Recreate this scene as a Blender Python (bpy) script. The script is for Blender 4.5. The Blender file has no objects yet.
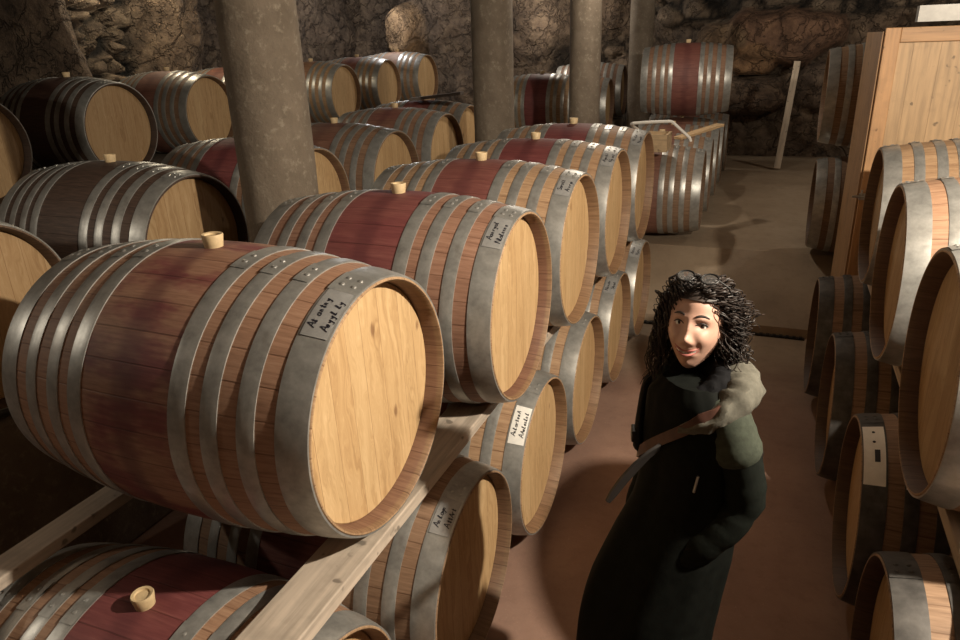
import bpy, bmesh, math, random
from mathutils import Vector, Matrix, noise
sin, cos, pi = math.sin, math.cos, math.pi
scene = bpy.context.scene
COL = scene.collection
random.seed(7)

# ------------------------------------------------------------------ helpers
class MB:
    def __init__(s): s.v, s.f = [], []
    def add(s, vs, fs):
        n = len(s.v); s.v += [tuple(p) for p in vs]; s.f += [tuple(i + n for i in f) for f in fs]
    def box(s, a, b, M=None):
        (x0, y0, z0), (x1, y1, z1) = a, b
        vs = [Vector(p) for p in ((x0,y0,z0),(x1,y0,z0),(x1,y1,z0),(x0,y1,z0),(x0,y0,z1),(x1,y0,z1),(x1,y1,z1),(x0,y1,z1))]
        if M: vs = [M @ p for p in vs]
        s.add(vs, [(0,3,2,1),(4,5,6,7),(0,1,5,4),(1,2,6,5),(2,3,7,6),(3,0,4,7)])
    def rings(s, rs, cap0=True, cap1=True, closed=True):
        n = len(rs[0]); vs = [p for r in rs for p in r]; fs = []
        for i in range(len(rs) - 1):
            for j in range(n if closed else n - 1):
                k = (j + 1) % n
                fs.append((i*n + j, i*n + k, (i+1)*n + k, (i+1)*n + j))
        if cap0: fs.append(tuple(range(n))[::-1])
        if cap1: fs.append(tuple((len(rs)-1)*n + j for j in range(n)))
        s.add(vs, fs)
    def tube(s, pts, rad, sides=8, flat=1.0, up=None):
        pts = [Vector(p) for p in pts]; rs = []
        nrm = None
        for i, p in enumerate(pts):
            t = (pts[min(i+1, len(pts)-1)] - pts[max(i-1, 0)]).normalized()
            if up is not None: a = Vector(up).cross(t).normalized()
            elif nrm is None: a = t.orthogonal().normalized()
            else: a = (nrm - t * nrm.dot(t)).normalized()
            nrm = a; b = t.cross(a)
            r = rad[i] if isinstance(rad, (list, tuple)) else rad
            rs.append([p + a*(r*cos(2*pi*j/sides)) + b*(r*flat*sin(2*pi*j/sides)) for j in range(sides)])
        s.rings(rs)
    def lathe(s, prof, n=96, caps=False):
        # profile of (x, r) about the x axis
        s.rings([[(x, -r*sin(2*pi*j/n), r*cos(2*pi*j/n)) for j in range(n)] for x, r in prof], caps, caps)
    def lathe_z(s, prof, n=24, c=(0,0,0)):
        s.rings([[(c[0]+r*cos(2*pi*j/n), c[1]+r*sin(2*pi*j/n), c[2]+z) for j in range(n)] for z, r in prof])
    def ball(s, c, r, n=12, m=8, M=None):
        rs = []
        for i in range(1, m):
            a = pi*i/m
            ring = [Vector((r[0]*sin(a)*cos(2*pi*j/n), r[1]*sin(a)*sin(2*pi*j/n), -r[2]*cos(a))) for j in range(n)]
            if M: ring = [M @ p for p in ring]
            rs.append([p + Vector(c) for p in ring])
        s.rings(rs)
    def mesh(s, name, smooth=True):
        me = bpy.data.meshes.new(name); me.from_pydata(s.v, [], s.f); me.update()
        bm = bmesh.new(); bm.from_mesh(me); bmesh.ops.recalc_face_normals(bm, faces=bm.faces)
        bm.to_mesh(me); bm.free()
        if smooth:
            me.polygons.foreach_set('use_smooth', [True]*len(me.polygons))
            me.set_sharp_from_angle(angle=math.radians(38))
        return me
    def build(s, name, mat, parent=None, smooth=True, loc=(0,0,0)):
        me = s.mesh(name, smooth); me.materials.append(mat)
        return link(name, me, parent, loc)

def link(name, me, parent=None, loc=(0,0,0)):
    o = bpy.data.objects.new(name, me); COL.objects.link(o); o.location = loc
    if parent: o.parent = parent
    return o
def empty(name, loc=(0,0,0), rz=0.0):
    o = bpy.data.objects.new(name, None); COL.objects.link(o)
    o.location = loc; o.rotation_euler = (0,0,rz); o.empty_display_size = .1
    return o
def tag(o, label, cat, group=None):
    o['label'] = label; o['category'] = cat
    if group: o['group'] = group
    return o
def struct(o): o['kind'] = 'structure'; return o
def bevel(o, w=.004, seg=2):
    m = o.modifiers.new('b', 'BEVEL'); m.width = w; m.segments = seg; m.limit_method = 'ANGLE'
    return o
def baked(o):
    dg = bpy.context.evaluated_depsgraph_get(); dg.update()
    me = bpy.data.meshes.new_from_object(o.evaluated_get(dg))
    old = o.data; o.modifiers.clear(); o.data = me
    me.polygons.foreach_set('use_smooth', [True]*len(me.polygons))
    return o

# ------------------------------------------------------------------ materials
def mat(name, rough=.6, metal=0.0, col=(.5,.5,.5)):
    m = bpy.data.materials.new(name); m.use_nodes = True
    nt = m.node_tree; b = nt.nodes['Principled BSDF']
    b.inputs['Roughness'].default_value = rough; b.inputs['Metallic'].default_value = metal
    b.inputs['Base Color'].default_value = (*col, 1)
    return m, nt, b
class N:
    def __init__(s, nt): s.nt = nt
    def n(s, t, **k):
        x = s.nt.nodes.new(t)
        for a, b in k.items(): setattr(x, a, b)
        return x
    def l(s, a, b): s.nt.links.new(a, b)
    def val(s, sock, v):
        if hasattr(v, 'is_linked') or isinstance(v, bpy.types.NodeSocket): s.l(v, sock)
        else: sock.default_value = v
    def math(s, op, a, b=None, c=None, clamp=False):
        x = s.n('ShaderNodeMath', operation=op, use_clamp=clamp)
        for i, v in enumerate((a, b, c)):
            if v is not None: s.val(x.inputs[i], v)
        return x.outputs[0]
    def mix(s, f, a, b, mode='MIX'):
        x = s.n('ShaderNodeMix', data_type='RGBA', blend_type=mode)
        s.val(x.inputs[0], f)
        for i, v in ((6, a), (7, b)):
            if isinstance(v, tuple): v = (*v, 1) if len(v) == 3 else v
            s.val(x.inputs[i], v)
        return x.outputs[2]
    def comb(s, x, y, z):
        c = s.n('ShaderNodeCombineXYZ')
        for i, v in enumerate((x, y, z)): s.val(c.inputs[i], v)
        return c.outputs[0]
    def noise(s, vec, scale=5, detail=4, rough=.55):
        x = s.n('ShaderNodeTexNoise'); s.l(vec, x.inputs['Vector'])
        x.inputs['Scale'].default_value = scale; x.inputs['Detail'].default_value = detail; x.inputs['Roughness'].default_value = rough
        return x.outputs['Fac']
    def ramp(s, f, stops):
        x = s.n('ShaderNodeValToRGB'); e = x.color_ramp.elements
        while len(e) < len(stops): e.new(.5)
        for i, (p, c) in enumerate(stops): e[i].position = p; e[i].color = (*c, 1)
        s.l(f, x.inputs[0]); return x.outputs[0]
    def smooth(s, v, a, b):
        x = s.n('ShaderNodeMapRange', interpolation_type='SMOOTHSTEP'); s.val(x.inputs[0], v)
        x.inputs[1].default_value = a; x.inputs[2].default_value = b
        return x.outputs[0]
    def white(s, v):
        x = s.n('ShaderNodeTexWhiteNoise', noise_dimensions='1D'); s.l(v, x.inputs['W']); return x.outputs['Value']
    def attr(s, name, kind='OBJECT'):
        x = s.n('ShaderNodeAttribute', attribute_type=kind, attribute_name=name); return x.outputs['Fac'], x.outputs['Color']
    def bump(s, bsdf, h, strength=.3, dist=.01):
        x = s.n('ShaderNodeBump'); x.inputs['Strength'].default_value = strength; x.inputs['Distance'].default_value = dist
        s.l(h, x.inputs['Height']); s.l(x.outputs[0], bsdf.inputs['Normal'])
    def obj(s):
        t = s.n('ShaderNodeTexCoord'); return t.outputs['Object']
    def xyz(s, v):
        x = s.n('ShaderNodeSeparateXYZ'); s.l(v, x.inputs[0]); return x.outputs

def m_staves():
    m, nt, b = mat('stave_wood', .62); g = N(nt)
    P = g.obj(); X, Y, Z = g.xyz(P)
    rnd = g.n('ShaderNodeObjectInfo').outputs['Random']
    ang = g.math('ARCTAN2', Y, Z)
    k = g.math('ADD', g.math('MULTIPLY', ang, 30/(2*pi)), g.math('MULTIPLY', rnd, 7.0))
    idx = g.math('FLOOR', k); fr = g.math('FRACT', k)
    edge = g.math('MINIMUM', fr, g.math('SUBTRACT', 1.0, fr))
    gap = g.smooth(edge, .012, .035)
    tone = g.white(g.math('ADD', idx, g.math('MULTIPLY', rnd, 91.0)))
    v = g.comb(g.math('MULTIPLY', X, 3.0), g.math('MULTIPLY', ang, 14.0), g.math('MULTIPLY', rnd, 50.0))
    grain = g.noise(v, 3.0, 6, .62)
    blot = g.noise(g.comb(g.math('MULTIPLY', X, 1.4), g.math('MULTIPLY', ang, 1.3), g.math('MULTIPLY', rnd, 33.0)), 2.4, 4, .6)
    pale = g.ramp(grain, [(.25, (.24,.145,.075)), (.5, (.41,.265,.150)), (.75, (.54,.37,.22))])
    pink = g.ramp(grain, [(.25, (.20,.095,.062)), (.5, (.31,.165,.110)), (.78, (.40,.235,.165))])
    warm, _ = g.attr('pinkness'); dark, _ = g.attr('darkness'); wine, _ = g.attr('wine'); fade, _ = g.attr('fade')
    base = g.mix(g.math('MULTIPLY', warm, g.math('SUBTRACT', 1.0, g.smooth(g.math('ABSOLUTE', X), .505, .52))), pale, pink)
    base = g.mix(g.math('MULTIPLY', tone, .35), base, g.mix(1.0, base, (.62,.55,.5), 'MULTIPLY'))
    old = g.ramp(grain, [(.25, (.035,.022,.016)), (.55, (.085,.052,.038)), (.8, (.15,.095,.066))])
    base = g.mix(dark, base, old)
    # red stain between the two middle hoops; it wears away on the flank of some barrels
    band = g.math('SUBTRACT', 1.0, g.smooth(g.math('ABSOLUTE', X), .145, .165))
    worn = g.math('MULTIPLY', fade, g.smooth(blot, .40, .58))
    drip = g.math('MULTIPLY', g.math('SUBTRACT', 1.0, g.smooth(g.math('ABSOLUTE', g.math('ADD', X, g.math('MULTIPLY', g.math('SUBTRACT', blot, .5), .10))), .012, .06)), .75)
    f = g.math('MULTIPLY', g.math('MULTIPLY', band, wine), g.math('SUBTRACT', 1.0, worn), clamp=True)
    winec = g.ramp(grain, [(.2, (.115,.026,.028)), (.55, (.185,.052,.050)), (.85, (.26,.09,.08))])
    base = g.mix(f, base, winec)
    base = g.mix(g.math('MULTIPLY', g.math('MULTIPLY', drip, wine), .75), base, (.085,.020,.024))
    base = g.mix(gap, g.mix(1.0, base, (.66,.60,.56), 'MULTIPLY'), base)
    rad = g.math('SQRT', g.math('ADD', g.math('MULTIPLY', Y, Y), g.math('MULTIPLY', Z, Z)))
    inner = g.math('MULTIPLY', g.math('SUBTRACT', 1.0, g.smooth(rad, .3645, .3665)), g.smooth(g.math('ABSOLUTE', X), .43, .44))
    rim_shade, _ = g.attr('rim_shade')
    base = g.mix(inner, base, g.mix(1.0, base, g.mix(rim_shade, (.72,.68,.64), (.26,.22,.20)), 'MULTIPLY'))  # inside of the rim darkened: shade put into the colour
    stain = g.smooth(blot, .62, .78)
    base = g.mix(g.math('MULTIPLY', stain, .35), base, g.mix(1.0, base, (.5,.42,.38), 'MULTIPLY'))
    g.l(base, b.inputs['Base Color'])
    g.bump(b, g.math('ADD', g.math('MULTIPLY', grain, .35), gap), .35, .003)
    return m
def m_head():
    m, nt, b = mat('head_oak', .6); g = N(nt)
    P = g.obj(); X, Y, Z = g.xyz(P)
    rnd = g.n('ShaderNodeObjectInfo').outputs['Random']
    k = g.math('ADD', g.math('DIVIDE', Y, .092), g.math('ADD', g.math('MULTIPLY', rnd, 5.0), g.math('MULTIPLY', g.noise(g.comb(Y, 0.0, rnd), 4, 1), 1.2)))
    idx = g.math('FLOOR', k); fr = g.math('FRACT', k)
    edge = g.math('MINIMUM', fr, g.math('SUBTRACT', 1.0, fr)); gap = g.smooth(edge, .004, .016)
    tone = g.white(g.math('ADD', idx, g.math('MULTIPLY', rnd, 57.0)))
    wob = g.noise(g.comb(g.math('MULTIPLY', Y, 5.0), g.math('MULTIPLY', Z, 1.5), g.math('ADD', tone, rnd)), 2.5, 3)
    v = g.comb(g.math('ADD', g.math('MULTIPLY', Y, 60.0), g.math('MULTIPLY', wob, 9.0)), g.math('MULTIPLY', Z, 2.4), g.math('MULTIPLY', tone, 40.0))
    grain = g.noise(v, 1.0, 5, .6)
    fleck = g.noise(g.comb(g.math('MULTIPLY', Y, 130.0), g.math('MULTIPLY', Z, 22.0), rnd), 1.0, 2, .5)
    c = g.ramp(grain, [(.28, (.42,.265,.125)), (.5, (.56,.38,.195)), (.75, (.67,.485,.27))])
    c = g.mix(g.math('MULTIPLY', tone, .40), c, g.mix(1.0, c, (.80,.70,.60), 'MULTIPLY'))
    c = g.mix(g.math('MULTIPLY', g.smooth(fleck, .58, .72), .35), c, (.72,.52,.29))
    kv = g.n('ShaderNodeTexVoronoi', voronoi_dimensions='3D', feature='F1'); kv.inputs['Scale'].default_value = 1.0
    g.l(g.comb(g.math('MULTIPLY', Y, 6.0), g.math('MULTIPLY', Z, 3.0), g.math('MULTIPLY', rnd, 40.0)), kv.inputs['Vector'])
    kn = g.math('ADD', kv.outputs['Distance'], g.math('MULTIPLY', grain, .12))
    knot = g.math('SUBTRACT', 1.0, g.smooth(kn, .085, .15))
    c = g.mix(g.math('MULTIPLY', knot, .75), c, (.17,.075,.03))
    c = g.mix(gap, g.mix(1.0, c, (.6,.5,.42), 'MULTIPLY'), c)
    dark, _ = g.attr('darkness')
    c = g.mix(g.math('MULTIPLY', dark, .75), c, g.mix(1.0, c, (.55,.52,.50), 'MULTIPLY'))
    g.l(c, b.inputs['Base Color'])
    g.bump(b, g.math('ADD', g.math('MULTIPLY', grain, .3), gap), .25, .002)
    return m
def m_steel():
    m, nt, b = mat('galvanised_hoop_steel', .4, .6); g = N(nt)
    P = g.obj(); X, Y, Z = g.xyz(P)
    rnd = g.n('ShaderNodeObjectInfo').outputs['Random']
    n1 = g.noise(P, 22, 5, .65); n2 = g.noise(P, 4.5, 4, .6)
    c = g.ramp(n1, [(.3, (.30,.30,.285)), (.6, (.45,.45,.43)), (.8, (.55,.55,.52))])
    c = g.mix(g.math('MULTIPLY', g.smooth(n2, .58, .75), .5), c, (.22,.19,.165))
    g.l(c, b.inputs['Base Color'])
    g.l(g.math('MULTIPLY_ADD', n2, .25, .27), b.inputs['Roughness'])
    g.bump(b, n1, .08, .002)
    return m
def m_plain(name, col, rough=.6, metal=0, var=.25, scale=14, bump=.15, dist=.004):
    m, nt, b = mat(name, rough, metal); g = N(nt); P = g.obj()
    n = g.noise(P, scale, 5, .6)
    lo = tuple(max(0, c*(1-var)) for c in col); hi = tuple(min(1, c*(1+var)) for c in col)
    g.l(g.ramp(n, [(.3, lo), (.7, hi)]), b.inputs['Base Color'])
    if bump: g.bump(b, n, bump, dist)
    return m
def m_plank(name, col, axis=1, rough=.65, stains=.5):
    m, nt, b = mat(name, rough); g = N(nt); P = g.obj(); xyz = g.xyz(P)
    sc = [38.0, 38.0, 38.0]; sc[axis] = 2.2
    v = g.comb(*[g.math('MULTIPLY', xyz[i], sc[i]) for i in range(3)])
    grain = g.noise(v, 1.0, 5, .6); blot = g.noise(P, 6, 4, .6)
    spot = g.noise(P, 17, 2, .5)
    c = g.ramp(grain, [(.25, tuple(x*.62 for x in col)), (.5, col), (.8, tuple(min(1, x*1.3) for x in col))])
    c = g.mix(g.math('MULTIPLY', g.smooth(blot, .5, .72), stains), c, tuple(x*.55 for x in col))
    c = g.mix(g.math('MULTIPLY', g.smooth(spot, .66, .74), .8), c, tuple(x*.28 for x in col))
    g.l(c, b.inputs['Base Color']); g.bump(b, grain, .3, .003)
    return m
def m_rock():
    m, nt, b = mat('cellar_rock', .85); g = N(nt); P = g.obj()
    _, tone = g.attr('stone', 'GEOMETRY')
    n1 = g.noise(P, 5, 8, .65); n2 = g.noise(P, 26, 5, .7)
    c = g.ramp(n1, [(.28, (.055,.042,.034)), (.5, (.17,.13,.10)), (.75, (.32,.255,.19))])
    c = g.mix(1.0, c, tone, 'MULTIPLY')
    c = g.mix(g.math('MULTIPLY', g.smooth(n2, .6, .75), .3), c, (.42,.36,.29))
    w = g.noise(P, 3.0, 4, .6); P2 = g.n('ShaderNodeVectorMath', operation='ADD'); g.l(P, P2.inputs[0]); g.l(g.comb(w, w, w), P2.inputs[1])
    vo = g.n('ShaderNodeTexVoronoi', feature='DISTANCE_TO_EDGE'); vo.inputs['Scale'].default_value = 3.2; g.l(P2.outputs[0], vo.inputs['Vector'])
    crack = g.smooth(vo.outputs['Distance'], .0, .07)
    c = g.mix(crack, g.mix(1.0, c, (.64,.61,.58), 'MULTIPLY'), c)
    g.l(c, b.inputs['Base Color'])
    g.bump(b, g.math('ADD', g.math('ADD', n1, g.math('MULTIPLY', crack, .5)), g.math('MULTIPLY', n2, .6)), 1.0, .06)
    return m
def m_floor():
    m, nt, b = mat('earth_red_concrete', .75); g = N(nt); P = g.obj()
    n1 = g.noise(P, 1.4, 6, .6); n2 = g.noise(P, 13, 6, .7); n3 = g.noise(P, 70, 3, .6)
    c = g.ramp(n1, [(.3, (.215,.125,.092)), (.55, (.30,.185,.138)), (.8, (.37,.24,.18))])
    c = g.mix(g.math('MULTIPLY', g.smooth(n2, .48, .75), .35), c, (.17,.10,.075))
    c = g.mix(g.math('MULTIPLY', g.smooth(n3, .63, .72), .35), c, (.46,.33,.27))
    X, Y, Z = g.xyz(P)
    tan = g.ramp(n1, [(.3, (.25,.185,.125)), (.55, (.34,.26,.18)), (.8, (.41,.32,.23))])
    tan = g.mix(g.math('MULTIPLY', g.smooth(n2, .48, .75), .35), tan, (.19,.14,.10))
    c = g.mix(g.smooth(g.math('ADD', Y, n1), 3.3, 4.6), c, tan)
    g.l(c, b.inputs['Base Color']); g.bump(b, g.math('ADD', n2, n3), .25, .006)
    g.l(g.math('MULTIPLY_ADD', n2, .3, .55), b.inputs['Roughness'])
    return m
def m_concrete():
    m, nt, b = mat('pillar_concrete', .85); g = N(nt); P = g.obj()
    n1 = g.noise(P, 3.0, 6, .65); n2 = g.noise(P, 22, 6, .7); n3 = g.noise(P, 60, 3, .6)
    c = g.ramp(n1, [(.3, (.11,.085,.06)), (.55, (.17,.135,.10)), (.8, (.23,.19,.145))])
    c = g.mix(g.math('MULTIPLY', g.smooth(n2, .52, .68), .55), c, (.30,.26,.20))
    c = g.mix(g.math('MULTIPLY', g.smooth(n2, .30, .42), .0), c, (.1,.08,.06))
    c = g.mix(g.math('MULTIPLY', g.smooth(n3, .62, .70), .5), c, (.11,.09,.065))
    g.l(c, b.inputs['Base Color']); g.bump(b, g.math('ADD', n2, n3), .5, .006)
    return m
def m_emit(name, col, s):
    m = bpy.data.materials.new(name); m.use_nodes = True; b = m.node_tree.nodes['Principled BSDF']
    b.inputs['Emission Color'].default_value = (*col, 1); b.inputs['Emission Strength'].default_value = s
    b.inputs['Base Color'].default_value = (*col, 1)
    return m

STAVE, HEAD, STEEL = m_staves(), m_head(), m_steel()
STEEL_SHADE = m_plain('shaded_hoop_steel', (.085,.08,.075), .55, .5, var=.4, scale=18, bump=.1)  # hoop steel with the shade of the lower right row put into its colour
BUNG = m_plain('pale_bung_wood', (.62,.47,.27), .6, var=.15, scale=30)
LABEL = m_plain('grey_tape', (.33,.33,.325), .45, .3, var=.12, scale=40, bump=0)
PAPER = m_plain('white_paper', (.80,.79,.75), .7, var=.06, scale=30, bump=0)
INK = m_plain('black_marker_ink', (.012,.012,.02), .5, var=.2, bump=0)
RAIL = m_plank('weathered_rail_wood', (.50,.42,.34), 1)
PLANKX = m_plank('pale_plank_wood', (.50,.36,.21), 0)
PLANKZ = m_plank('pine_boards', (.46,.305,.165), 2, .55, .4)
STRIPZ = m_plank('orange_pine_frame', (.48,.27,.125), 2, .55, .35)
STRIPX = m_plank('orange_pine_rail', (.44,.255,.125), 0, .55, .35)
SIDEZ = m_plank('brown_side_boards', (.36,.205,.095), 2, .6, .5)
ROCK, FLOOR, CONC = m_rock(), m_floor(), m_concrete()
WHITE = m_plain('white_paint', (.78,.76,.71), .45, var=.08, bump=.05)
BLACKM = m_plain('dark_metal', (.03,.03,.03), .45, .6, var=.2, bump=0)

# ------------------------------------------------------------------ barrels
L, RB, RH, RI = 1.06, .432, .375, .358
def RR(t): return RB - (RB - RH) * (2*t/L)**2
def arc(x, r, phi): return (x, -r*sin(phi), r*cos(phi))
def staves_mesh():
    b = MB(); h = L/2
    prof = [(-h+.085, RI-.010), (-h+.06, RI-.004), (-h+.006, RI+.003), (-h, RI+.008), (-h, RH-.005), (-h+.004, RH-.001)]
    for i in range(1, 30):
        t = -h + .005 + (L-.01)*i/30; prof.append((t, RR(t)))
    prof += [(h-.004, RH-.001), (h, RH-.005), (h, RI+.008), (h-.006, RI+.003), (h-.06, RI-.004), (h-.085, RI-.010)]
    b.lathe(prof, 96); return b.mesh('staves')
def head_mesh(s):
    b = MB(); x = s*(L/2 - .056); d = -s*.022
    n = 96
    b.rings([[(x+d, -RI*sin(2*pi*j/n)*.99, RI*cos(2*pi*j/n)*.99) for j in range(n)],
             [(x-s*.006, -RI*sin(2*pi*j/n)*.995, RI*cos(2*pi*j/n)*.995) for j in range(n)],
             [(x, -(RI-.008)*sin(2*pi*j/n), (RI-.008)*cos(2*pi*j/n)) for j in range(n)]])
    return b.mesh('head')
def hoop_mesh(t0, t1):
    b = MB(); th = .0045; n = 96; k = 5
    ts = [t0 + (t1-t0)*i/k for i in range(k+1)]
    prof = [(t0, RR(t0)-.003)] + [(t0, RR(t0)+th*.7)] + [(t, RR(t)+th) for t in ts[1:-1]] + [(t1, RR(t1)+th*.7), (t1, RR(t1)-.003)]
    b.lathe(prof, n)
    # the riveted lap near the top of the hoop
    for i in range(7):
        pass
    for phi in (.10, .19):
        for t in ((t0+t1)/2,) if t1-t0 < .062 else (t0+(t1-t0)*.3, t0+(t1-t0)*.7):
            c = Vector(arc(t, RR(t)+th, phi)); rr = []
            nrm = Vector((0, -sin(phi), cos(phi))); a = Vector((1,0,0)); e = nrm.cross(a)
            for r, h in ((.0085,-.001),(.0075,.003),(.004,.0055)):
                rr.append([c + nrm*h + a*(r*cos(2*pi*j/8)) + e*(r*sin(2*pi*j/8)) for j in range(8)])
            b.rings(rr)
    lap = [[arc(t, RR(t)+th+.0022, .02+.25*j/8) for j in range(9)] for t in (t0+.001, (t0+t1)/2, t1-.001)]
    b.rings(lap, False, False, closed=False)
    return b.mesh('hoop')
def bung_mesh():
    b = MB(); b.lathe_z([(-.03,.024),(.004,.027),(.034,.031),(.038,.029),(.036,.022),(.031,.020)], 24, (0,0,RB))
    return b.mesh('bung')
ME_ST = staves_mesh(); ME_ST.materials.append(STAVE)
ME_HD = [head_mesh(1), head_mesh(-1)]
for m_ in ME_HD: m_.materials.append(HEAD)
HP = [(.445,.527),(.345,.392),(.245,.292),(.150,.202)]
ME_HO = [hoop_mesh(a, b) for a, b in HP] + [hoop_mesh(-b, -a) for a, b in HP]
for m_ in ME_HO: m_.materials.append(STEEL)
ME_BU = bung_mesh(); ME_BU.materials.append(BUNG)

GLYPH = [  # simple handwritten letter strokes in a unit box
 [(0,.9),(.05,.1),(.1,.95),(.55,.1),(.6,.9)], [(.5,.8),(.15,.9),(.05,.65),(.5,.4),(.45,.1),(.05,.15)],
 [(.45,.55),(.1,.5),(.05,.15),(.4,.1),(.45,.55),(.5,.1)], [(.05,.5),(.1,.1),(.15,.5),(.45,.55)],
 [(.05,.1),(.2,.95),(.3,.9),(.15,.1),(.45,.2)], [(.05,.1),(.05,.55),(.25,.5),(.3,.1)],
 [(.4,.2),(.1,.1),(.05,.4),(.3,.55),(.4,.35),(.1,.32)], [(.0,.1),(.3,.95),(.55,.1),(.45,.4),(.12,.4)],
 [(.1,.5),(.15,.2),(.4,.5),(.45,.55),(.3,-.25),(.05,-.15)], [(.25,.9),(.2,.1),(.4,.15),(.25,.6),(.05,.6),(.45,.62)]]
def label_parts(root, seed, mats, phis=(.27,.68), loc=(0,0,RB), lines=2, xr=(.452,.522)):
    rnd = random.Random(seed); r0 = .0058
    b = MB(); n = 14
    b.rings([[arc(x, RR(x)+r0+(0 if i in (0, 3) else .0008), phis[0]+(phis[1]-phis[0])*j/n) for j in range(n+1)] for i, x in enumerate((xr[0], xr[0]+.004, xr[1]-.004, xr[1]))], False, False, closed=False)
    lab = b.build('paper_label', mats, root, loc=loc)
    w = MB(); wid = (xr[1]-xr[0]); h = wid/lines*.72
    for ln in range(lines):
        base = xr[0] + wid*(ln+.86)/lines
        s = phis[1] - .05 - rnd.random()*.05
        i = 0
        while s > phis[0] + .10:
            g = GLYPH[rnd.choice((0,1,7)) if i == 0 else rnd.randrange(2, 10)]
            sz = h*(1.0 if i == 0 else .8); adv = sz*.62/RH
            for (u0, v0), (u1, v1) in zip(g[:-1], g[1:]):
                pts = []
                for q in range(3):
                    u = u0+(u1-u0)*q/2; v = v0+(v1-v0)*q/2
                    pts.append((base - v*sz, s - u*sz/RH - v*sz*.15/RH))
                dx, dp = pts[-1][0]-pts[0][0], (pts[-1][1]-pts[0][1])*RH
                ll = math.hypot(dx, dp) or 1; nx, npp = -dp/ll*.0014, dx/ll*.0014/RH
                w.rings([[arc(x+nx, RR(x)+r0+.0017, p+npp) for x, p in pts], [arc(x-nx, RR(x)+r0+.0017, p-npp) for x, p in pts]], False, False, closed=False)
            s -= adv*(.8 + .35*rnd.random()); i += 1
            if rnd.random() < .12: s -= adv*.7
    w.build('handwriting', INK, lab)
    return lab

PROTO = None
def copy_tree(o, parent=None):
    c = o.copy(); COL.objects.link(c); c.parent = parent
    for ch in list(o.children):
        if not ch.name.startswith('paper_label'): copy_tree(ch, c)
    return c
def make_proto():
    r = empty('wine_barrel')
    link('staves', ME_ST, r, (0,0,RB))
    link('head', ME_HD[0], r, (0,0,RB)); link('head', ME_HD[1], r, (0,0,RB))
    for m_ in ME_HO: link('hoop', m_, r, (0,0,RB))
    link('bung', ME_BU, r, (0,0,RB))
    return r
def barrel(hx, hy, z, a, label, group, wine=.9, dark=0., pink=.3, fade=0., roll=0., lab=None, hd=None, steel=None):
    """hx, hy, z: centre of the head that faces the aisle; a: heading of that head"""
    global PROTO
    if PROTO is None: PROTO = r = make_proto()
    else: r = copy_tree(PROTO); r.scale = (1,1,1)
    r.location = (hx - cos(a)*L/2, hy - sin(a)*L/2, z - RB); r.rotation_euler = (0,0,a)
    rn = random.Random(label)
    for ch in r.children:
        ch.rotation_euler = (roll, 0, 0)
        if ch.name.startswith('staves'):
            ch['wine'] = float(wine); ch['darkness'] = float(dark); ch['pinkness'] = float(pink); ch['fade'] = float(fade); ch['rim_shade'] = float(hd or .3)
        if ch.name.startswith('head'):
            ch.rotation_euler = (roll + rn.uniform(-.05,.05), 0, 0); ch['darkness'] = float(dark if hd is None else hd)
        if steel and ch.name.startswith('hoop'): ch.material_slots[0].link = 'OBJECT'; ch.material_slots[0].material = steel
    tag(r, label, 'wine barrel', group)
    if lab: label_parts(r, lab[0], LABEL if lab[1] == 'tape' else PAPER, *lab[2:])
    return r

GU, GL = 'upper row of barrels along the left of the aisle', 'lower row of barrels along the left of the aisle'
barrel(-.116,-.035,1.345,-.019,'big closest barrel in the upper left row, written on its front hoop, worn red middle',GU,1.,0,.75,.85,lab=(3,'tape')).scale = (1.05,1.0,1.0)
barrel(.019,.885,1.339,0,'second barrel of the upper left row, directly behind the closest one, deep wine red middle',GU,1.,.05,.95,.1,lab=(5,'tape'))
barrel(.025,1.755,1.339,-.01,'third barrel of the upper left row, pale staves beside a dusty red middle',GU,.9,0,.15,0,lab=(9,'tape',(.26,.62)))
barrel(.035,2.625,1.339,0,'fourth barrel of the upper left row, pale staves and a bright wine red middle',GU,1.,0,.2,0,lab=(12,'tape',(.26,.62)))
barrel(.04,3.497,1.341,0,'fifth and last barrel of the upper left row, just before the white bent pipe',GU,1.,.1,.35,0,lab=(15,'tape',(.26,.62)))
ZL = .474
barrel(-.07,-.525,ZL,0,'barrel at the bottom left under the plank, red middle with its pale bung showing',GL,1.,.1,.6,0,roll=.07)
barrel(.01,.345,ZL,0,'shaded lower barrel under the closest big barrel, writing on its hoop, head half lit',GL,.8,.35,.4,0,lab=(21,'tape',(.26,.62)))
barrel(.01,1.205,ZL,0,'lower barrel with a white paper label on its hoop',GL,.7,0,.2,0,lab=(24,'paper',(.5,.95)))
barrel(.01,2.070,ZL,0,'third lower barrel from the front on the left of the aisle, bare grey hoop',GL,.7,0,.2,0)
barrel(.01,2.935,ZL,0,'fourth lower barrel from the front, left of the aisle, dark writing on its hoop',GL,.7,0,.25,0,lab=(31,'tape',(.26,.62)))
barrel(.01,3.805,ZL,0,'fifth lower barrel from the front on the left, level with the head of curly hair',GL,.7,.1,.3,0,lab=(33,'tape',(.26,.62)))

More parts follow.
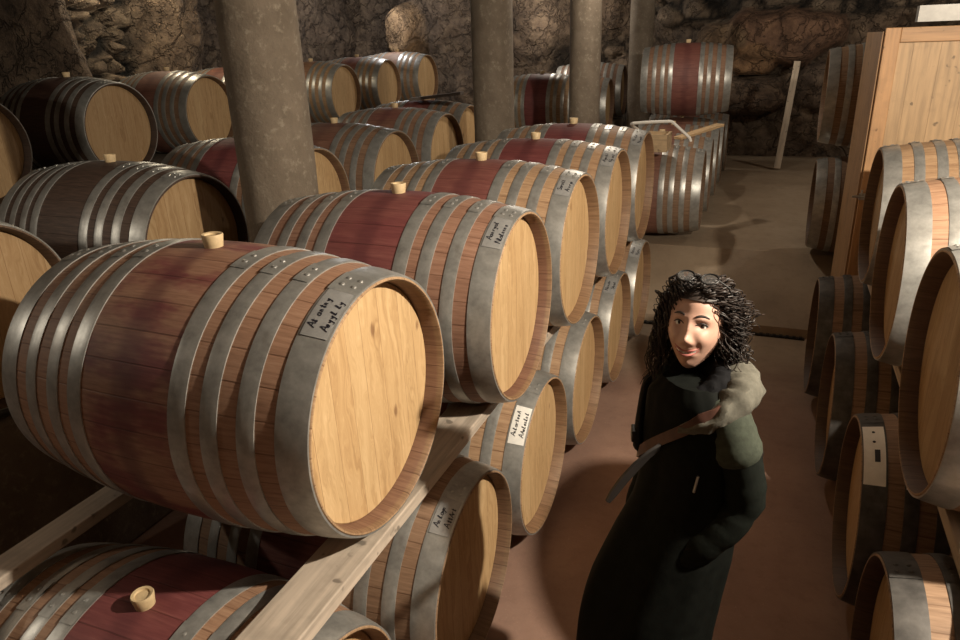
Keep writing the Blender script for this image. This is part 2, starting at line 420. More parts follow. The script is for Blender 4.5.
GB = 'barrels of the second row beyond the aisle row'
barrel(-1.93,.08,1.36,0,'barrel cut by the left edge of the picture, its head half in shadow',GB,.2,.8,.3,0)
barrel(-1.91,1.22,1.36,0,'old dark brown barrel with bright hoops at the left, in front of the thick pillar',GB,.0,1.,.3,0)
barrel(-1.85,2.25,1.36,0,'red-middled barrel standing half behind the thick left pillar',GB,1.,.25,.6,0)
barrel(-1.79,3.22,1.36,0,'greyish barrel to the right of the thick left pillar, with dark shade on its head',GB,.5,.45,.5,.4)
barrel(-1.95,4.50,1.37,0,'barrel with reddish brown staves left of the second pillar',GB,.7,.25,.65,.5)
barrel(-2.10,5.42,1.37,0,'mostly hidden barrel under a loose dark plank left of the second pillar',GB,.9,.1,.5,0)
GC = 'back row of barrels by the rock wall on the left'
barrel(-4.20,1.70,1.74,0,'barrel head peeking in at the far left edge, in the back row',GC,.1,.9,.3,0)
barrel(-4.32,3.03,1.745,0,'dark barrel in the back row at the far left, head facing the thick pillar',GC,.12,1.,.4,0)
barrel(-4.70,4.56,1.74,0,'barrel in the back row under the rubble stones, ribbed with grey hoops',GC,.5,.45,.4,0)
barrel(-4.95,5.80,1.74,0,'pink-stained barrel in the back row, half hidden by the thick left pillar',GC,.6,.1,.5,0)
barrel(-4.67,7.17,1.76,0,'leftmost of three pale barrels in the back row right of the thick pillar',GC,.3,.15,.05,0)
barrel(-4.66,8.37,1.79,0,'middle one of three pale barrels in the back row, red around its bung',GC,.8,0,.05,.5)
barrel(-4.43,9.25,1.84,0,'rightmost pale barrel in the back row, below the bright hanging stone',GC,.4,0,.2,.6)
GD = 'barrels behind the slim pillars at the back'
barrel(-1.72,8.42,1.50,.05,'wine-banded barrel seen from the side between the second and third pillars',GD,1.,.25,.0,0)
barrel(-1.49,9.33,1.43,.05,'barrel at the back with its head showing just right of the third pillar',GD,.7,.2,.6,0)
barrel(-1.46,10.21,1.585,.05,'farthest dim barrel at the back, its rim right of the third pillar',GD,.9,.6,.7,0)
GG = 'lower barrels at the far left end of the aisle'
gl = ['nearest barrel of the far lower row, side turned to us with bright hoop glints','second barrel of the far lower row at the left end of the aisle',
      'third barrel of the far lower row at the left end of the aisle','fourth barrel of the far lower row at the left end of the aisle','last barrel of the far lower row, under the lone big barrel']
for k in range(5):
    barrel(.262 - .008*k, 5.5 + .885*k,   .948, .04, gl[k], GG, .5, .45, .3, 0)
barrel(.268,8.06,1.842,.09,'lone red-middled barrel lying high at the back, right of the last slim pillar','lone upper barrel at the far end',.75,.3,.7,0)

GR, GQ = 'upper row of barrels along the right of the aisle', 'lower row of barrels along the right of the aisle'
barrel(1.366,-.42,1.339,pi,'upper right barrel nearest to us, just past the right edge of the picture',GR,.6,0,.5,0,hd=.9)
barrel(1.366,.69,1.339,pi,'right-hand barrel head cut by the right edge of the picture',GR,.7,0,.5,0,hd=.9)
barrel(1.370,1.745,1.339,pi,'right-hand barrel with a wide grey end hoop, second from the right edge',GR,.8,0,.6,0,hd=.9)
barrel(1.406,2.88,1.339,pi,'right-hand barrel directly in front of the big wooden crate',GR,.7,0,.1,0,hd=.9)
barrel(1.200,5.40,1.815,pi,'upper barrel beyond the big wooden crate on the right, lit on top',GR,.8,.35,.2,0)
barrel(1.30,.30,ZL,pi,'shadowed lower right barrel in the bottom right corner',GQ,.5,.4,.3,0,hd=1.,steel=STEEL_SHADE)
TB = barrel(1.30,1.24,ZL,pi,'lower right barrel with pale riveted hoops, beside the standing person',GQ,.5,.4,.3,0,hd=1.,steel=STEEL_SHADE)  # its pale hoops are lamp light, painted on as patches below
barrel(1.255,2.17,ZL,pi,'lower right barrel in the middle of the shaded row, edge-on head',GQ,.5,.4,.3,0,hd=1.,steel=STEEL_SHADE)
barrel(1.215,3.16,ZL,pi,'lower right barrel in front of the foot of the wooden crate',GQ,.5,.4,.3,0,hd=1.,steel=STEEL_SHADE)
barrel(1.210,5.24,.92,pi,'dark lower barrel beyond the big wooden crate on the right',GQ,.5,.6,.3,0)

for i, (xa, xb) in enumerate(((.452,.524),(.350,.388))):  # lamp light on two hoops, painted as pale patches
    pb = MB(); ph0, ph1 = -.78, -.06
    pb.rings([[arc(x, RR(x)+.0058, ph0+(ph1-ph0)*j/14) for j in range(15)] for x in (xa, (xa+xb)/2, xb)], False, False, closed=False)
    patch = pb.build('hoop_plate', PAPER, TB, loc=(0,0,RB)); patch['label'] = 'lamp light painted as a riveted plate on the hoop'
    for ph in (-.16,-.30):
        db = MB(); c = Vector(arc((xa+xb)/2, RR((xa+xb)/2)+.006, ph)); db.ball(c, (.006,.006,.004), 8, 6); db.build('rivet', INK, patch)
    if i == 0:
        db = MB(); db.rings([[arc(x, RR(x)+.0068, -.40-.07*j) for j in range(3)] for x in (.470,.488)], False, False, closed=False); db.build('dark_mark', INK, patch)

# timber rails that carry the upper rows
def rail(x0, x1, y0, y1, z0, z1, label, mt=RAIL, grp='timber rails under the upper barrels'):
    b = MB(); b.box((-(x1-x0)/2, y0, 0), ((x1-x0)/2, y1, z1-z0))
    o = b.build('timber_rail', mt, None, False, ((x0+x1)/2, 0, z0)); bevel(o, .004)
    tag(o, label, 'rail', grp); return o
rail(-.255,-.10,-1.35,3.95,.890,.938,'weathered plank rail under the front ends of the upper left barrels')
rail(-1.145,-1.045,-1.35,3.95,.895,.935,'weathered plank rail at lower left, under the back ends of the upper left barrels')
rail(1.47,1.62,-.85,3.30,.890,.938,'timber rail under the front ends of the upper right barrels')
rail(2.20,2.34,-.85,3.30,.868,.93,'timber rail under the back ends of the upper right barrels')
for x0, y0, y1, lb in ((-.30,-.85,4.15,'floor bearer under the front ends of the lower left barrels'),(-.92,-.85,4.15,'floor bearer under the back ends of the lower left barrels'),
                   (1.48,-.1,3.55,'floor bearer under the front ends of the lower right barrels'),(2.1,-.1,3.55,'floor bearer under the back ends of the lower right barrels')):
    rail(x0, x0+.12, y0, y1, 0.0, .058, lb, grp='bearers on the floor')

# ------------------------------------------------------------------ setting
def floor_h(y):
    if y < 4.3: return 0.0
    if y < 4.33: return .07*(y-4.3)/.03
    if y < 5.2: return .07 + (y-4.33)/.87*.40
    return .47 + min(1, (y-5.2)/4)*.06
b = MB(); ys = [-5,-2,0,2,4,4.3,4.33,4.6,4.9,5.2,6,7,8,9.2,11.5]; xs = [-9+.5*i for i in range(28)]
b.rings([[(x, y, floor_h(y)) for x in xs] for y in ys], False, False, closed=False)
struct(b.build('floor', FLOOR, None, False))
b = MB(); b.box((-.45,4.262,.0),(1.25,4.299,.012)); 
for i in range(34): b.box((-.44+i*.05,4.264,.012),(-.415+i*.05,4.298,.02))
struct(b.build('trim_1', BLACKM, None, False))

def stone_field(u, v, s=1.0, sy=.62):
    d, p = noise.voronoi(Vector((u/s, v/(s*sy), 3.1)))
    e = d[1]-d[0]
    c = p[0]; t = noise.cell(Vector((c[0]*13.1, c[1]*7.7, c[2]*3.3)))
    return e, t
def rough(u, v, w=0.):
    return noise.fractal(Vector((u*.9, v*.9, w)), 1.0, 2.0, 6)
def smst(a, b, x):
    t = max(0, min(1, (x-a)/(b-a))); return t*t*(3-2*t)
def wall(name, u0, u1, z0, z1, du, fn, place):
    nu = int((u1-u0)/du)+1; nz = int((z1-z0)/du)+1
    vs, tone = [], []
    for i in range(nz):
        for j in range(nu):
            u = u0+(u1-u0)*j/(nu-1); z = z0+(z1-z0)*i/(nz-1)
            h, t = fn(u, z); vs.append(place(u, z, h)); tone.append(t)
    fs = [(i*nu+j, i*nu+j+1, (i+1)*nu+j+1, (i+1)*nu+j) for i in range(nz-1) for j in range(nu-1)]
    me = bpy.data.meshes.new(name); me.from_pydata(vs, [], fs)
    a = me.color_attributes.new('stone', 'FLOAT_COLOR', 'POINT')
    for k, t in enumerate(tone): a.data[k].color = (*t, 1)
    me.polygons.foreach_set('use_smooth', [True]*len(me.polygons)); me.materials.append(ROCK)
    return struct(link(name, me))
def rubble(u, z, s=.34, depth=.26):
    wu = u + .10*noise.noise(Vector((u*2.1, z*2.1, 9))); wz = z + .08*noise.noise(Vector((u*2.1, z*2.1, 17)))
    e, t = stone_field(wu, wz, s)
    h = smst(.02, .34, e)
    k = .8 + .9*t
    mort = smst(.03, .14, e)
    return depth*h*(.6+.8*t) + .03*rough(u*3, z*3), tuple(c*(.12+.88*mort)*k for c in (1.0, .97, .9))
def rock(u, z, amp=.35, w=0.):
    n = rough(u*.8, z*.8, w); r = noise.ridged_multi_fractal(Vector((u*1.1, z*1.1, w+4)), .9, 2.1, 5, 1.0, 2.0)
    return amp*n*.6 + .10*(r-1), (.95+.2*n, .88+.16*n, .80+.12*n)
def bl(a, b, f): return a[0]*(1-f)+b[0]*f, tuple(x*(1-f)+y*f for x, y in zip(a[1], b[1]))
def left_fn(u, z):
    # rubble bay between two rock shoulders, smooth dark bays either side
    R = rubble(u, z, .27); K = rock(u, z)
    f = smst(4.45, 4.6, u)*(1-smst(5.45, 5.65, u))
    o = bl(K, R, f)
    sh = .62*math.exp(-((u-4.28+.22*(z-2.5))/.16)**4) + .55*math.exp(-((u-6.0)/.40)**4) - 1.5*(1-smst(3.95,4.12,u))*smst(2.2,2.8,u) - 1.1*smst(6.5,6.8,u)*(1-smst(8.4,8.9,u))
    return o[0]+sh, o[1]
wall('wall_left', -4.6, 11.2, 0, 3.7, .04, left_fn, lambda u, z, h: (-6.75+h, u, z))
def back_fn(u, z):
    K = rock(u, z, .5, 7); R = rubble(u, z, .42, .2)
    f = max(smst(2.45, 2.65, z+.15*noise.noise(Vector((u, 0, 5)))) * smst(-1.8, -1.2, u), smst(-3.0, -2.7, u)*(1-smst(-1.3,-1.0,u))*(1-smst(2.3,2.5,z))*.8)
    o = bl(K, R, f)
    h = o[0] - .75*math.exp(-((u+1.95)/.75)**4); t = o[1]
    for (cx, cz, rx, rz, a, tn) in ((.75,2.30,.85,.42,.75,(1.15,.86,.72)), (-.05,2.30,.42,.26,.5,(1.05,.9,.72)), (.42,1.98,.36,.24,.62,(1.5,1.15,.8)), (.3,1.45,.75,.30,.35,(.85,.75,.68)), (1.6,1.6,.7,.35,.35,(.75,.7,.68)), (-5.4,2.62,.30,.52,.8,(1.9,1.6,1.15)), (-.9,1.7,.5,.4,.4,(.9,.8,.7))):
        q = ((u-cx)/rx)**2 + ((z-cz)/rz)**2
        q = q*(1+.5*noise.noise(Vector((u*2.2, z*2.2, cx))))
        if q < 1:
            s = math.sqrt(1-q); h = max(h, a*min(1, s*1.35)*.9+.05*rough(u*3, z*3, cx)); w = smst(0, .35, s); t = tuple(x*(1-w)+y*w for x, y in zip(t, tn))
    return h, t
wall('wall_back', -7, 4.6, 0, 3.7, .05, back_fn, lambda u, z, h: (u, 10.75-h, z))
wall('wall_right', -4.6, 11.2, 0, 3.7, .12, lambda u, z: rock(u, z, .4, 3), lambda u, z, h: (4.1-h, u, z))
wall('wall_front', -7, 4.6, 0, 3.7, .15, lambda u, z: rock(u, z, .4, 5), lambda u, z, h: (u, -4.4+h, z))
wall('ceiling', -9, 4.6, -4.6, 11.2, .15, lambda u, z: rock(u, z, .4, 11), lambda u, z, h: (u, z, 3.55-h*.6+.03*(u+1)))
def ledge(n, a, bb):
    b = MB(); b.box((0,0,0), tuple(q-p for p, q in zip(a, bb)))
    o = b.build('trim_%d' % n, CONC, None, False, a); bevel(o, .02); struct(o)
ledge(2, (-3.0,-.6,0), (-1.95,5.95,.928)); ledge(3, (-5.75,1.0,0), (-4.35,2.4,1.30)); ledge(4, (-6.3,2.4,0), (-4.72,7.7,1.308))
ledge(5, (-5.7,7.75,0), (-4.7,8.85,1.355)); ledge(6, (-5.45,8.86,0), (-4.47,9.7,1.405)); ledge(7, (-2.7,8.1,0), (-1.82,8.83,1.063)); ledge(8, (-2.45,8.9,0), (-1.56,9.75,.993)); ledge(10, (-2.4,9.78,0), (-1.53,10.55,1.148))

def pillar(x, y, r, label):
    b = MB(); n = 64; rs = []
    for i in range(60):
        z = floor_h(y)-.02 + 3.9*i/59
        rs.append([(cos(2*pi*j/n)*(r*(1.0-.006*z)+.006*noise.noise(Vector((cos(2*pi*j/n)*2+x, sin(2*pi*j/n)*2, z*3)))), sin(2*pi*j/n)*(r+.006*noise.noise(Vector((cos(2*pi*j/n)*2+x, sin(2*pi*j/n)*2, z*3)))), z) for j in range(n)])
    b.rings(rs); o = b.build('pillar', CONC, None, True, (x, y, 0)); tag(o, label, 'pillar', 'round concrete pillars'); return o
pillar(-1.47,1.375,.19,'thick round concrete pillar at the left, between the barrels')
pillar(-1.40,4.28,.176,'second round concrete pillar, near the middle of the picture')
pillar(-1.16,6.46,.172,'third slim concrete pillar, just right of the wine-banded barrel')
pillar(-1.17,9.90,.18,'farthest slim pillar, beside the lone high barrel')

# the big wooden crate on the right
cr = tag(empty('wooden_crate', (2.03,4.2,0)), 'tall pine crate with framed front standing behind the right-hand barrels', 'crate')
W, D_, H = .61, .52, 2.335
b = MB()
for i in range(8): b.box((-W+.02+i*.1475, -D_+.014, .06),(-W+.02+i*.1475+.1465, -D_+.036, H-.04))
b.build('front_panel', PLANKZ, cr, False)
for s in (-1, 1):
    b = MB(); b.box((min(s*W, s*(W-.085)), -D_-.012, 0),(max(s*W, s*(W-.085)), -D_+.014, H)); bevel(b.build('stile', STRIPZ, cr, False), .004)
for z in (H-.085, .0):
    b = MB(); b.box((-W+.086,-D_-.008,z),(W-.086,-D_+.0135,z+.085)); bevel(b.build('rail', STRIPX, cr, False), .004)
for s in (-1, 1):
    b = MB()
    for i in range(7): b.box((s*W-.012, -D_+.018+i*.145, .0),(s*W+.012, -D_+.018+i*.145+.144, H-.02))
    b.build('side_panel', SIDEZ, cr, False)
b = MB(); b.box((-W,D_-.03,0),(W,D_,H-.03)); b.build('back_panel', SIDEZ, cr, False)
b = MB(); b.box((-W,-D_+.02,H-.05),(W,D_,H-.03)); b.build('lid', PLANKX, cr, False)
b = MB(); b.tube([(-W-.045,-D_-.03,1.30),(-W+.055,-D_-.03,1.30)], .008, 10); b.box((-W-.005,-D_-.034,1.28),(-W+.03,-D_-.012,1.32)); b.tube([(-W+.01,-D_-.03,1.30),(-W+.01,-D_-.03,1.345)],.006,8)
b.build('latch', STEEL, cr)

# leaning plank, loose plank, pipe, box
def stick(name, a, bb, w, t, m, label, cat, up=(0,1,0)):
    a, bb = Vector(a), Vector(bb); z = (bb-a).normalized(); x = Vector(up).cross(z).normalized(); y = z.cross(x)
    M = Matrix((x, y, z)).transposed(); b = MB(); b.box((-w/2,-t/2,0),(w/2,t/2,(bb-a).length))
    o = b.build(name, m, None, False, a); o.rotation_euler = M.to_euler(); bevel(o, .003); return tag(o, label, cat)
stick('plank', (.915,9.45,.555), (1.02,9.80,1.98), .085, .03, m_plank('pale_stick_wood', (.56,.47,.37), 2), 'pale plank leaning upright against the dark rock at the end of the aisle', 'plank')
stick('plank', (-2.72,5.30,1.815), (-2.16,5.36,1.872), .12, .03, m_plank('dark_plank_wood', (.12,.10,.085), 2), 'short dark plank lying across a barrel left of the second pillar', 'plank', (0,0,1))
def pxy(x, y, z): return (x, y, z)
bx = tag(empty('wooden_box', (-.16,5.12,1.375)), 'small pale wooden box under the white bent pipe', 'box')
b = MB(); b.box((-.13,-.15,0),(.13,-.128,.15)); b.build('front_board', PLANKX, bx, False)
b = MB(); b.box((-.13,.128,0),(.13,.15,.15)); b.build('back_board', PLANKX, bx, False)
for s in (-1,1):
    b = MB(); b.box((s*.12-.01,-.128,0),(s*.12+.01,.128,.15)); b.build('end_board', PLANKX, bx, False)
b = MB(); b.box((-.11,-.128,0),(.11,.128,.012)); b.build('bottom_board', PLANKX, bx, False)
b = MB(); pts = [(-.345,5.30,1.53),(-.365,5.12,1.585),(-.36,5.02,1.613),(-.34,5.0,1.622),(-.18,5.0,1.633),(-.02,5.0,1.64),(.0,5.0,1.636),(.02,5.0,1.62),(.16,5.0,1.50),(.17,5.0,1.47)]
b.tube(pts, .0135, 10); tag(b.build('bent_pipe', WHITE), 'white bent metal pipe lying on the box behind the last upper barrel', 'pipe')
stick('plank', (-.02,5.62,1.42), (.33,6.1,1.50), .10, .025, m_plank('tan_plank_wood', (.55,.38,.21), 2), 'tan plank lying behind the white bent pipe on the far lower barrels', 'plank', (0,0,1))

# white beam by the far lamp
b = MB(); b.box((2.28,8.9,2.42),(3.6,9.1,2.60)); struct(b.build('trim_9', WHITE, None, False))

# ------------------------------------------------------------------ person
SKIN = m_plain('skin', (.50,.30,.225), .5, var=.08, scale=25, bump=.05, dist=.001)
LIPS = m_plain('lips', (.42,.15,.13), .4, var=.08, bump=0)
TEETH = m_plain('teeth', (.78,.74,.66), .3, var=.03, bump=0)
EYEW = m_plain('eye_white', (.70,.67,.62), .2, var=.02, bump=0)
IRIS = m_plain('dark_iris', (.03,.018,.012), .15, var=.1, bump=0)
HAIRM, nt_, bs_ = mat('dark_curly_hair', .58); g_ = N(nt_)
g_.l(g_.ramp(g_.noise(g_.obj(), 16, 3), [(.3,(.010,.007,.006)),(.6,(.028,.018,.014)),(.85,(.075,.048,.036))]), bs_.inputs['Base Color'])
COAT = m_plain('black_green_coat', (.0055,.0065,.0055), .75, var=.3, scale=30, bump=.2)
SLEEVE_SHADE = m_plain('olive_sleeve_shaded', (.009,.011,.009), .8, var=.2, scale=60, bump=.2)  # sleeve cloth with the shade put into its colour
SLEEVE_LIT = m_plain('olive_sleeve_lit', (.050,.058,.044), .8, var=.2, scale=60, bump=.2)  # the same sleeve where lamp light falls, painted lighter
HOODM = m_plain('grey_olive_hood_cloth', (.12,.115,.095), .85, var=.2, scale=50, bump=.3)
SCARF = m_plain('black_scarf', (.009,.009,.010), .85, var=.3, scale=60, bump=.3)
for m_ in (COAT, SLEEVE_SHADE, SLEEVE_LIT, HOODM, SCARF): m_.node_tree.nodes['Principled BSDF'].inputs['Specular IOR Level'].default_value = .08
TROUS = m_plain('black_trousers', (.01,.01,.011), .8, var=.3, bump=.1)
LEATHER = m_plain('red_brown_leather', (.075,.032,.022), .5, var=.25, scale=30)
BLACKL = m_plain('black_strap', (.012,.010,.009), .5, var=.2)

person = tag(empty('person', (.742,.226,0)), 'smiling person with dark curly hair in a long black hooded coat, standing in the aisle', 'person')
OFF = Vector((.742,.226,0))
def az(d): return Vector((cos(math.radians(d)), sin(math.radians(d)), 0))
bf = az(-133); blft = az(-43); UP = Vector((0,0,1))
def BP(l, f, z): return blft*l + bf*f + UP*z       # body frame, relative to the person's root
LEANB = lambda z: Vector((-.07,-.03,0))*smst(1.35, .7, z) if z < 1.35 else Vector((0,0,0))
LEANB = lambda z: Vector((-.10,-.04,0))*(1-smst(.55, 1.15, z))
# head frame
hf = az(-99); hl = az(-9)
Mh = Matrix((hl, hf, UP)).transposed()
Mh = Matrix.Rotation(math.radians(-2), 3, hf) @ Matrix.Rotation(math.radians(-15), 3, hl) @ Mh
HC = Vector((-.019, .051, 1.580))                   # between the ears at eye height
def HP_(x, y, z): return HC + Mh @ Vector((x, y, z))
G = lambda x, z, x0, z0, sx, sz: math.exp(-((x-x0)/sx)**2-((z-z0)/sz)**2)
def feat(x, z):
    a = abs(x)
    f = .011*G(x,z,0,-.012,.0085,.026) + .021*G(x,z,0,-.041,.0115,.013) + .009*(G(a,z,.014,-.048,.008,.008))
    f += -.011*G(a,z,.031,0,.016,.012) + .006*G(a,z,.032,.019,.022,.008) + .010*G(a,z,.040,-.036,.020,.018)
    f += .007*G(x,z,0,-.065,.020,.006) - .006*G(x,z,0,-.0735,.026,.0035) + .007*G(x,z,0,-.082,.019,.006)
    f += .010*G(x,z,0,-.112,.018,.014) - .004*G(a,z,.030,-.062,.006,.012) + .004*G(x,z,0,.06,.04,.02)
    return f
def jaw(z): return 1 - .36*smst(-.02,-.125,z) if False else 1 - .30*smst(0, .115, -z-.012)
RX, RYF, RYB, RZT, RZB = .0735, .092, .098, .115, .128
def base_y(x, z):
    rz = RZT if z > 0 else RZB
    q = 1 - (abs(z)/rz)**2.3 - (x/(RX*jaw(z)))**2
    return RYF*max(q, 0)**.5
def face_pt(x, z, d=0.): return HP_(x, base_y(x, z)*1.0 + feat(x, z) + d, z)
hb = MB(); nn, mm = 96, 88; rs = []
for i in range(1, mm):
    a = pi*i/mm; ring = []
    for j in range(nn):
        th = 2*pi*j/nn
        dx, dy, dz = sin(a)*cos(th), sin(a)*sin(th), -cos(a)
        z = dz*(RZT if dz > 0 else RZB)
        rad = (max(0, 1-abs(dz)**2.3))**.5
        x = rad*cos(th)*RX*jaw(z); y = rad*sin(th)
        y = y*(RYF if y > 0 else RYB)
        if y < .0: y *= 1 - .55*smst(.04, .12, -z)
        if y > 0: y += feat(x, z)*smst(.0, .03, y)
        ring.append(HP_(x, y, z))
    rs.append(ring)
hb.rings(rs)
for s in (-1, 1):   # ears
    hb.ball(HP_(s*.071, -.004, -.018), (.007,.017,.030), 12, 8, Mh)
# neck, trunk, limbs: one skinned skeleton
sk = []; ed = []; rad = []
def jn(p, r, parent=None):
    sk.append(tuple(p)); rad.append(r)
    if parent is not None: ed.append((parent, len(sk)-1))
    return len(sk)-1
def LB(l, f, z): return BP(l, f, z) + LEANB(z)
pel = jn(LB(0,0,.90), .105); w = jn(LB(0,-.01,1.06), .085, pel); ch = jn(LB(0,-.015,1.24), .078, w); uc = jn(LB(0,-.01,1.35), .066, ch)
nk = jn(LB(0,.0,1.43), .052, uc); nk2 = jn(HC + Vector((.002,.008,-.10)), .05, nk); nk3 = jn(HC + Vector((0,0,-.03)), .05, nk2)
for s in (-1, 1):
    sh = jn(LB(s*.122,0,1.36), .050, uc); el = jn(LB(s*.160,-.04,1.13), .038, sh); wr = jn(LB(s*.115,.045,.975), .026, el); pa = jn(LB(s*.09,.05,.90), .028, wr)
    for q in range(4):
        a_ = jn(LB(s*.088,.020+.019*q,.85-.004*(q%3)), .010, pa); jn(LB(s*.082,.018+.019*q,.815-.005*(q%3)), .009, a_)
    a_ = jn(LB(s*.078,.09,.885), .011, pa); jn(LB(s*.07,.10,.86), .009, a_)
    hp = jn(LB(s*.085,0,.85), .085, pel); kn = jn(LB(s*.10,.02,.48), .06, hp); an = jn(LB(s*.105,-.01,.09), .042, kn); he = jn(LB(s*.105,.03,.04), .035, an); jn(LB(s*.12,.17,.03), .028, he)
me = bpy.data.meshes.new('body'); me.from_pydata(sk, ed, []); bo = link('body', me)
sm = bo.modifiers.new('s', 'SKIN'); bo.modifiers.new('u', 'SUBSURF').levels = 2
for i, r in enumerate(rad): me.skin_vertices[0].data[i].radius = (r, r)
me.skin_vertices[0].data[0].use_root = True
baked(bo)
hm = hb.mesh('head_shape'); bm = bmesh.new(); bm.from_mesh(bo.data); bm.from_mesh(hm)
me = bpy.data.meshes.new('body'); bm.to_mesh(me); bm.free(); bo.data = me
rm = bo.modifiers.new('r', 'REMESH'); rm.mode = 'VOXEL'; rm.voxel_size = .0032
baked(bo)
bm = bmesh.new(); bm.from_mesh(bo.data); left = set(bm.verts); isl = []
while left:
    st = [left.pop()]; cur = list(st)
    while st:
        for e in st.pop().link_edges:
            for q in e.verts:
                if q in left: left.discard(q); st.append(q); cur.append(q)
    isl.append(cur)
isl.sort(key=len); print('islands', [len(i) for i in isl][-4:])
bmesh.ops.delete(bm, geom=[q for i in isl[:-1] for q in i], context='VERTS'); bm.to_mesh(bo.data); bm.free()
bo.data.materials.clear(); bo.data.materials.append(SKIN); bo.parent = person

for s in (-1, 1):
    b = MB(); c = face_pt(s*.0305, 0, -.0095); b.ball(c, (.0125,.0125,.0125), 20, 14, Mh); eye = b.build('eye', EYEW, person)
    b = MB(); gz = (Mh @ Vector((.10,1,.12))).normalized(); c2 = c + gz*.0085; b.ball(c2, (.0062,.0062,.0062), 16, 10); b.build('iris', IRIS, eye)
    b = MB(); pts = [face_pt(s*(.0155+.031*t), .0215+.007*sin(pi*(.15+.75*t)), .0015) for t in [i/9 for i in range(10)]]
    b.tube(pts, [.0015+.0018*sin(pi*min(1,.2+.8*i/9)) for i in range(10)], 8); b.build('eyebrow', HAIRM, person)
    b = MB(); pts = [face_pt(s*(.0165+.029*t), .0015+.0068*sin(pi*t), .0012) for t in [i/9 for i in range(10)]]
    b.tube(pts, [.0012+.0012*sin(pi*i/9) for i in range(10)], 6); b.build('upper_eyelid', HAIRM, person)
    b = MB(); b.ball(HP_(s*.074, .0, -.056), (.004,.004,.007), 10, 8, Mh); b.build('earring', STEEL, person)
mx = [-.033+.066*i/16 for i in range(17)]
curve = lambda x: -.0765 + 13.*x*x
b = MB(); b.tube([face_pt(x, curve(x)+.0060-2.2*x*x, .0012) for x in mx], [.0008+.0026*(1-(x/.034)**2) for x in mx], 8); b.build('upper_lip', LIPS, person)
b = MB(); b.tube([face_pt(x, curve(x)-.0065+3.5*x*x, .0012) for x in mx], [.0008+.0032*(1-(x/.034)**2) for x in mx], 8); b.build('lower_lip', LIPS, person)
tx = [-.026+.052*i/12 for i in range(13)]
b = MB(); b.rings([[face_pt(x, curve(x)+dz, .0022+.0006*cos(i*2.6)) for i, x in enumerate(tx)] for dz in (.0055,.001,-.0055)], False, False, closed=False); b.build('teeth', TEETH, person)

# hair
rh = random.Random(4); b = MB()
cap = []
for i in range(2, 22):
    a = pi*.62*i/21; ring = []
    for j in range(40):
        th = 2*pi*j/40
        dz = cos(a); hr = sin(a); fy = sin(th)*hr
        cut = 1.0
        z = dz*(RZT+.012); x = cos(th)*hr*(RX+.011); y = sin(th)*hr*((RYF if fy > 0 else RYB)+.010)
        lim = .060 if fy > 0 else -9
        if fy > .0 and z < lim + .0: z = lim*smst(0,.25,fy) + z*(1-smst(0,.25,fy)); y -= .030*smst(0,.4,fy)
        ring.append(HP_(x, y, z))
    cap.append(ring)
b.rings(cap, True, False)
for k in range(900):
    th = rh.uniform(0, 2*pi); el = math.asin(rh.uniform(-.30, .98))
    d = Vector((cos(el)*cos(th), cos(el)*sin(th), sin(el)))      # x left, y front, z up
    front = d.y > .35
    if front and d.z < .62: continue
    if d.y > .05 and d.z < .15: continue
    p0 = Vector((d.x*(RX+.004), d.y*((RYF if d.y > 0 else RYB)+.004), d.z*(RZT+.004) if d.z > 0 else d.z*.10))
    hang = Vector((d.x, d.y, 0))
    if d.y > .1:
        sd = 1 if (d.x + rh.uniform(-.35,.35)) > 0 else -1
        hang = Vector((sd*rh.uniform(.8,1.), rh.uniform(-.45,.10), 0))
    if hang.length < .2: hang = Vector((rh.uniform(-1,1), -.6, 0))
    hang.normalize()
    R = rh.uniform(.078,.122) + (.045 if hang.x > .2 else .01)*rh.random()
    zend = rh.uniform(-.175,-.04) - (.06 if hang.y < .1 else 0)*rh.random()
    if rh.random() < .22: zend = rh.uniform(-.02,.07)
    p1 = p0 + d*.045 + Vector((0,0,.018)); p2 = Vector((hang.x*R*1.0, hang.y*R*1.05-.012, zend))
    n = 46; turns = rh.uniform(3.5, 7.5); ph = rh.uniform(0, 6.28); amp = rh.uniform(.007,.0145); pts = []
    for i in range(n):
        t = i/(n-1); c = p0*(1-t)**2 + p1*2*t*(1-t) + p2*t*t
        a_ = ph + turns*2*pi*t; e = amp*min(1, t*4)
        o1 = Vector((-hang.y, hang.x, 0)); o2 = hang*.8 + Vector((0,0,.5))
        pts.append(HP_(*(c + o1*(e*cos(a_)) + o2*(e*sin(a_)))))
    r0 = rh.uniform(.0017,.0030)
    b.tube(pts, [r0*(1-.55*i/(n-1)) for i in range(n)], 5)
b.build('hair', HAIRM, person)

# long coat with sleeves
CR = [(.36,.215,.205),(.55,.205,.19),(.72,.195,.175),(.90,.178,.145),(1.02,.16,.118),(1.14,.155,.108),(1.26,.16,.105),(1.34,.16,.10),(1.39,.145,.105),(1.425,.105,.09),(1.45,.08,.08)]
def coat_ab(z):
    for (z0,a0,b0),(z1,a1,b1) in zip(CR[:-1], CR[1:]):
        if z <= z1: t = max(0,(z-z0)/(z1-z0)); return a0+(a1-a0)*t, b0+(b1-b0)*t
    return CR[-1][1:]
def coat_pt(z, ang, off=0.):
    a, bb = coat_ab(z); s, c = sin(ang), cos(ang); p = 2.4
    k = (abs(s)**p + abs(c)**p)**(-1/p)
    fold = .012*noise.noise(Vector((cos(ang)*3, sin(ang)*3, z*1.2)))*smst(1.3,.6,z) if False else .010*noise.noise(Vector((cos(ang)*3, sin(ang)*3, z*1.4)))
    return LB((a*k+off+fold)*s, (bb*k+off+fold)*c, z)
b = MB(); zs = [.36+.02*i for i in range(55) if .36+.02*i < 1.45]
b.rings([[coat_pt(z, 2*pi*j/72) for j in range(72)] for z in zs])
co = b.build('coat', COAT); co.parent = person
